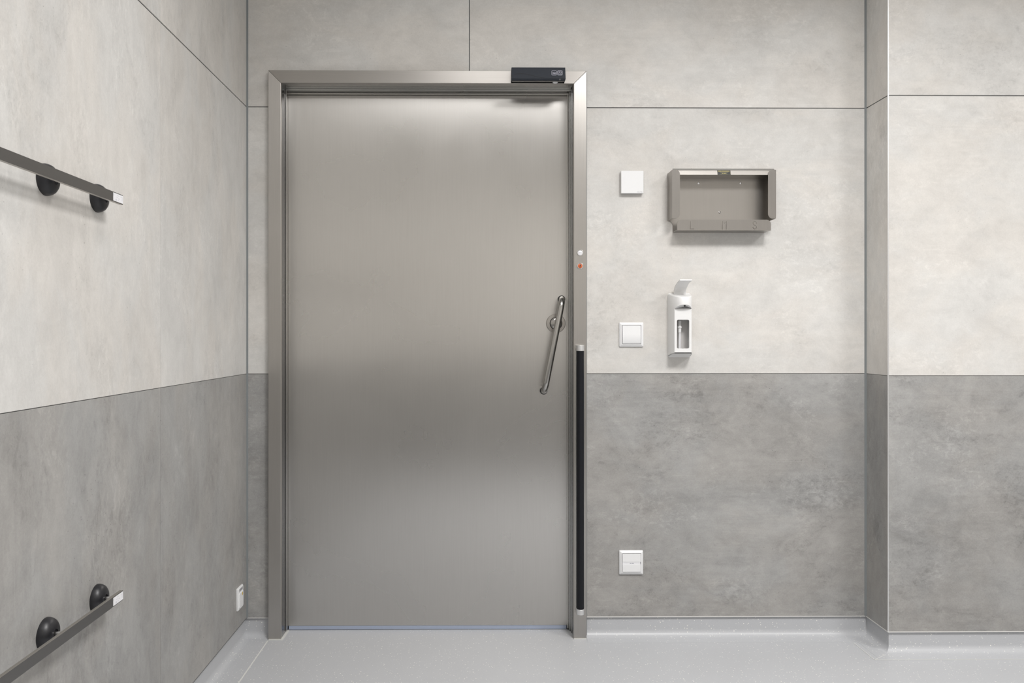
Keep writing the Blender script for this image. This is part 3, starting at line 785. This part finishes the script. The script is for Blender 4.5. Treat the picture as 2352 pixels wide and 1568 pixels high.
# its sloping front face as a drawing plane
n_ = Vector((0, -(pA[1]-pB[1]), (pB[0]-pA[0]))).normalized()*1.0
n_ = Vector((0, -(pA[1]-pB[1]), -(pA[0]-pB[0]))); n_.normalize()
Pf = Vector((c.x, YFR-pA[0], zc+pA[1]))
def onface(px, py, off=0.0): return hit(px, py, Pf+n_*off, n_)-Vector((c.x, YFR, zc))
def facebar(m, pts, w, off=0.0003, th=0.0003):
    """ribbon through pixel points lying on the sloping face"""
    q = [onface(px, py, off) for px, py in pts]
    for i in range(len(q)-1):
        d_ = (q[i+1]-q[i]).normalized(); s_ = d_.cross(n_).normalized()*(w/2)
        e = d_*(w*0.15)
        m.prism([q[i]-s_-e, q[i]+s_-e, q[i+1]+s_+e, q[i+1]-s_+e], n_*th)
    return m
wave = [(1174.5, 180.0), (1177, 174.8), (1182, 171.0), (1188, 169.3), (1195, 168.7), (1203, 169.2), (1211, 170.6), (1219, 172.4), (1227, 174.4), (1236, 176.6), (1246, 178.4), (1257, 179.4), (1270, 179.6), (1299, 179.6)]
facebar(MB(), wave, 0.0011, 0.0001, 0.0002).build('groove', 'gasket', t)
def pxrr(x0, y0, x1, y1, r): return [(u, v) for u, v in rrect(x0, y0, x1, y1, r, 3)]
def icon(x0, y0, x1, y1):
    a = pxrr(x0, y0, x1, y1, 1.6); m = MB(); facebar(m, a+[a[0]], 0.00125); return m
m = icon(1267.4, 162.2, 1278.2, 172.4)
ey = [(1273+2.0*math.cos(6.283*k/12), 167.3+1.9*math.sin(6.283*k/12)) for k in range(13)]
facebar(m, ey, 0.0010)
for a in ([(1268.9, 166.5), (1270.4, 167.6), (1268.9, 168.6)], [(1275.2, 166.3), (1276.9, 166.3), (1276.9, 169.2), (1275.2, 169.2)], [(1269.6, 169.6), (1276.6, 169.8)]):
    facebar(m, a, 0.0008)
m.build('icon_print', 'lilac', t)
m = icon(1280.7, 162.0, 1291.4, 172.4)
facebar(m, [(1285.6+1.2*math.cos(6.283*k/12), 166.0+1.9*math.sin(6.283*k/12)) for k in range(13)], 0.0010)
for sgn in (-1, 1):
    facebar(m, [(1285.6+sgn*3.9*math.cos(a), 166.0+3.0*math.sin(a)) for a in [math.radians(-55+22*k) for k in range(6)]], 0.0010)
for k in range(5):
    facebar(m, [(1281.9+1.75*k, 169.6), (1282.9+1.75*k, 170.6)], 0.0011)
m.build('icon_print', 'lilac', t)
xa_, xb_ = XY(1284.2, YFR-0.05, 182)-c.x, XY(1288.2, YFR-0.05, 182)-c.x
MB().prism([(xa_, -a, b) for a, b in [(pB[0]-0.004, pB[1]-0.001), (pB[0]+0.0006, pB[1]-0.001), (pC[0]+0.0007, pC[1]), (pD[0]+0.0007, pD[1]), (pD[0]-0.004, pD[1])]], (xb_-xa_, 0, 0)).build('light_guide', 'guide', t)
x_ = XY(1276, YFR-0.025, 188)-c.x
MB().lathe([(0.0105, 0.0), (0.0095, 0.0012), (0.006, 0.0026), (0.0005, 0.0032)], (x_, -0.016, pE[1]-0.0017), (0, -0.3, -1), 24).build('infrared_lens', 'paper', t, smooth=60)

# ------------------------------------------------------------------ round buttons on the right jamb
def button(py, label, mat):
    c = onY(1332.3, py, YFR)
    t = thing('round_button', label, 'button', (c.x, YFR, c.z), 'round buttons on the right door jamb')
    MB().lathe([(0.0122, 0), (0.0122, 0.0012), (0.0108, 0.0032), (0.0092, 0.0034), (0.0088, 0.002), (0.0001, 0.002)], (0, 0, 0), (0, -1, 0), 32).build('ring', 'chrome', t, smooth=30)
    MB().lathe([(0.0087, 0.0019), (0.0087, 0.0028), (0.0080, 0.0032), (0.0001, 0.0034)], (0, 0, 0), (0, -1, 0), 28).build('disc', mat, t, smooth=30)
    return t
t = button(580.3, 'round white button in a chrome ring, upper of two on the right door jamb', 'paper')
m = MB()
for k in range(6): m.plate([[(-0.0062+0.0021*k, -0.0008), (-0.0062+0.0021*k+0.0015, -0.0008), (-0.0062+0.0021*k+0.0015, 0.0004), (-0.0062+0.0021*k, 0.0004)]], front(0.0034), 0.0002)
m.build('print', 'ink', t)
t = button(610.7, 'round orange button with a black walking figure, lower of two on the right door jamb', 'orange')
m = MB().plate([circ(0.0002, 0.0050, 0.0013, 14)], front(0.0034), 0.0002)
def limb(m, a, b, w):
    a, b = Vector(a), Vector(b); d_ = (b-a).normalized(); n2 = Vector((-d_.y, d_.x))*w/2
    m.plate([[tuple(a-n2), tuple(b-n2), tuple(b+n2), tuple(a+n2)]], front(lift[0]), 0.0002); lift[0] += 0.00003
lift = [0.0034]
for a, b, w in (((0.0006, 0.0036), (-0.0002, -0.0008), 0.0026), ((0.0010, 0.0032), (0.0034, 0.0008), 0.0013), ((0.0000, 0.0032), (-0.0028, 0.0012), 0.0013),
                ((0.0002, -0.0004), (0.0018, -0.0034), 0.0014), ((0.0018, -0.0030), (0.0020, -0.0062), 0.0012), ((-0.0006, -0.0006), (-0.0018, -0.0032), 0.0014), ((-0.0016, -0.0030), (-0.0042, -0.0050), 0.0012)):
    limb(m, a, b, w)
m.build('walking_figure', 'dark_ink', t)

# ------------------------------------------------------------------ long black strip on the right jamb
dp = 0.027
za, zb = ZY(792.8, YFR-dp, 1333), ZY(1413, YFR-dp, 1333)
zs_a, zs_b = ZY(805.8, YFR-dp, 1333), ZY(1400.3, YFR-dp, 1333)
xc = XY(1333.2, YFR-0.014)
t = thing('contact_strip', 'tall rounded black strip with silver end caps on the right door jamb', 'door strip', (xc, YFR, zb))
def dshape(w, dep, n=14):
    return [(w, 0)] + [(w*math.cos(math.pi*k/n), -dep*0.42-dep*0.58*math.sin(math.pi*k/n)) for k in range(n+1)] + [(-w, 0)]
def dbar(z0, z1, w, dep): return MB().rings([[(x, y, z) for x, y in dshape(w, dep)] for z in (z0, z1)])
dbar(zs_b-zb, zs_a-zb, 0.0140, dp-0.001).build('strip', 'rubber', t, smooth=35)
dbar(0.0, zs_b-zb-0.0002, 0.0149, dp).build('end_cap', 'satin', t, smooth=35, bevel=0.0008)
dbar(zs_a-zb+0.0002, za-zb, 0.0149, dp).build('end_cap', 'satin', t, smooth=35, bevel=0.0008)
MB().box((-0.0165, -0.0035, 0.012), (0.0165, 0, za-zb-0.012)).build('mounting_rail', 'tube', t)
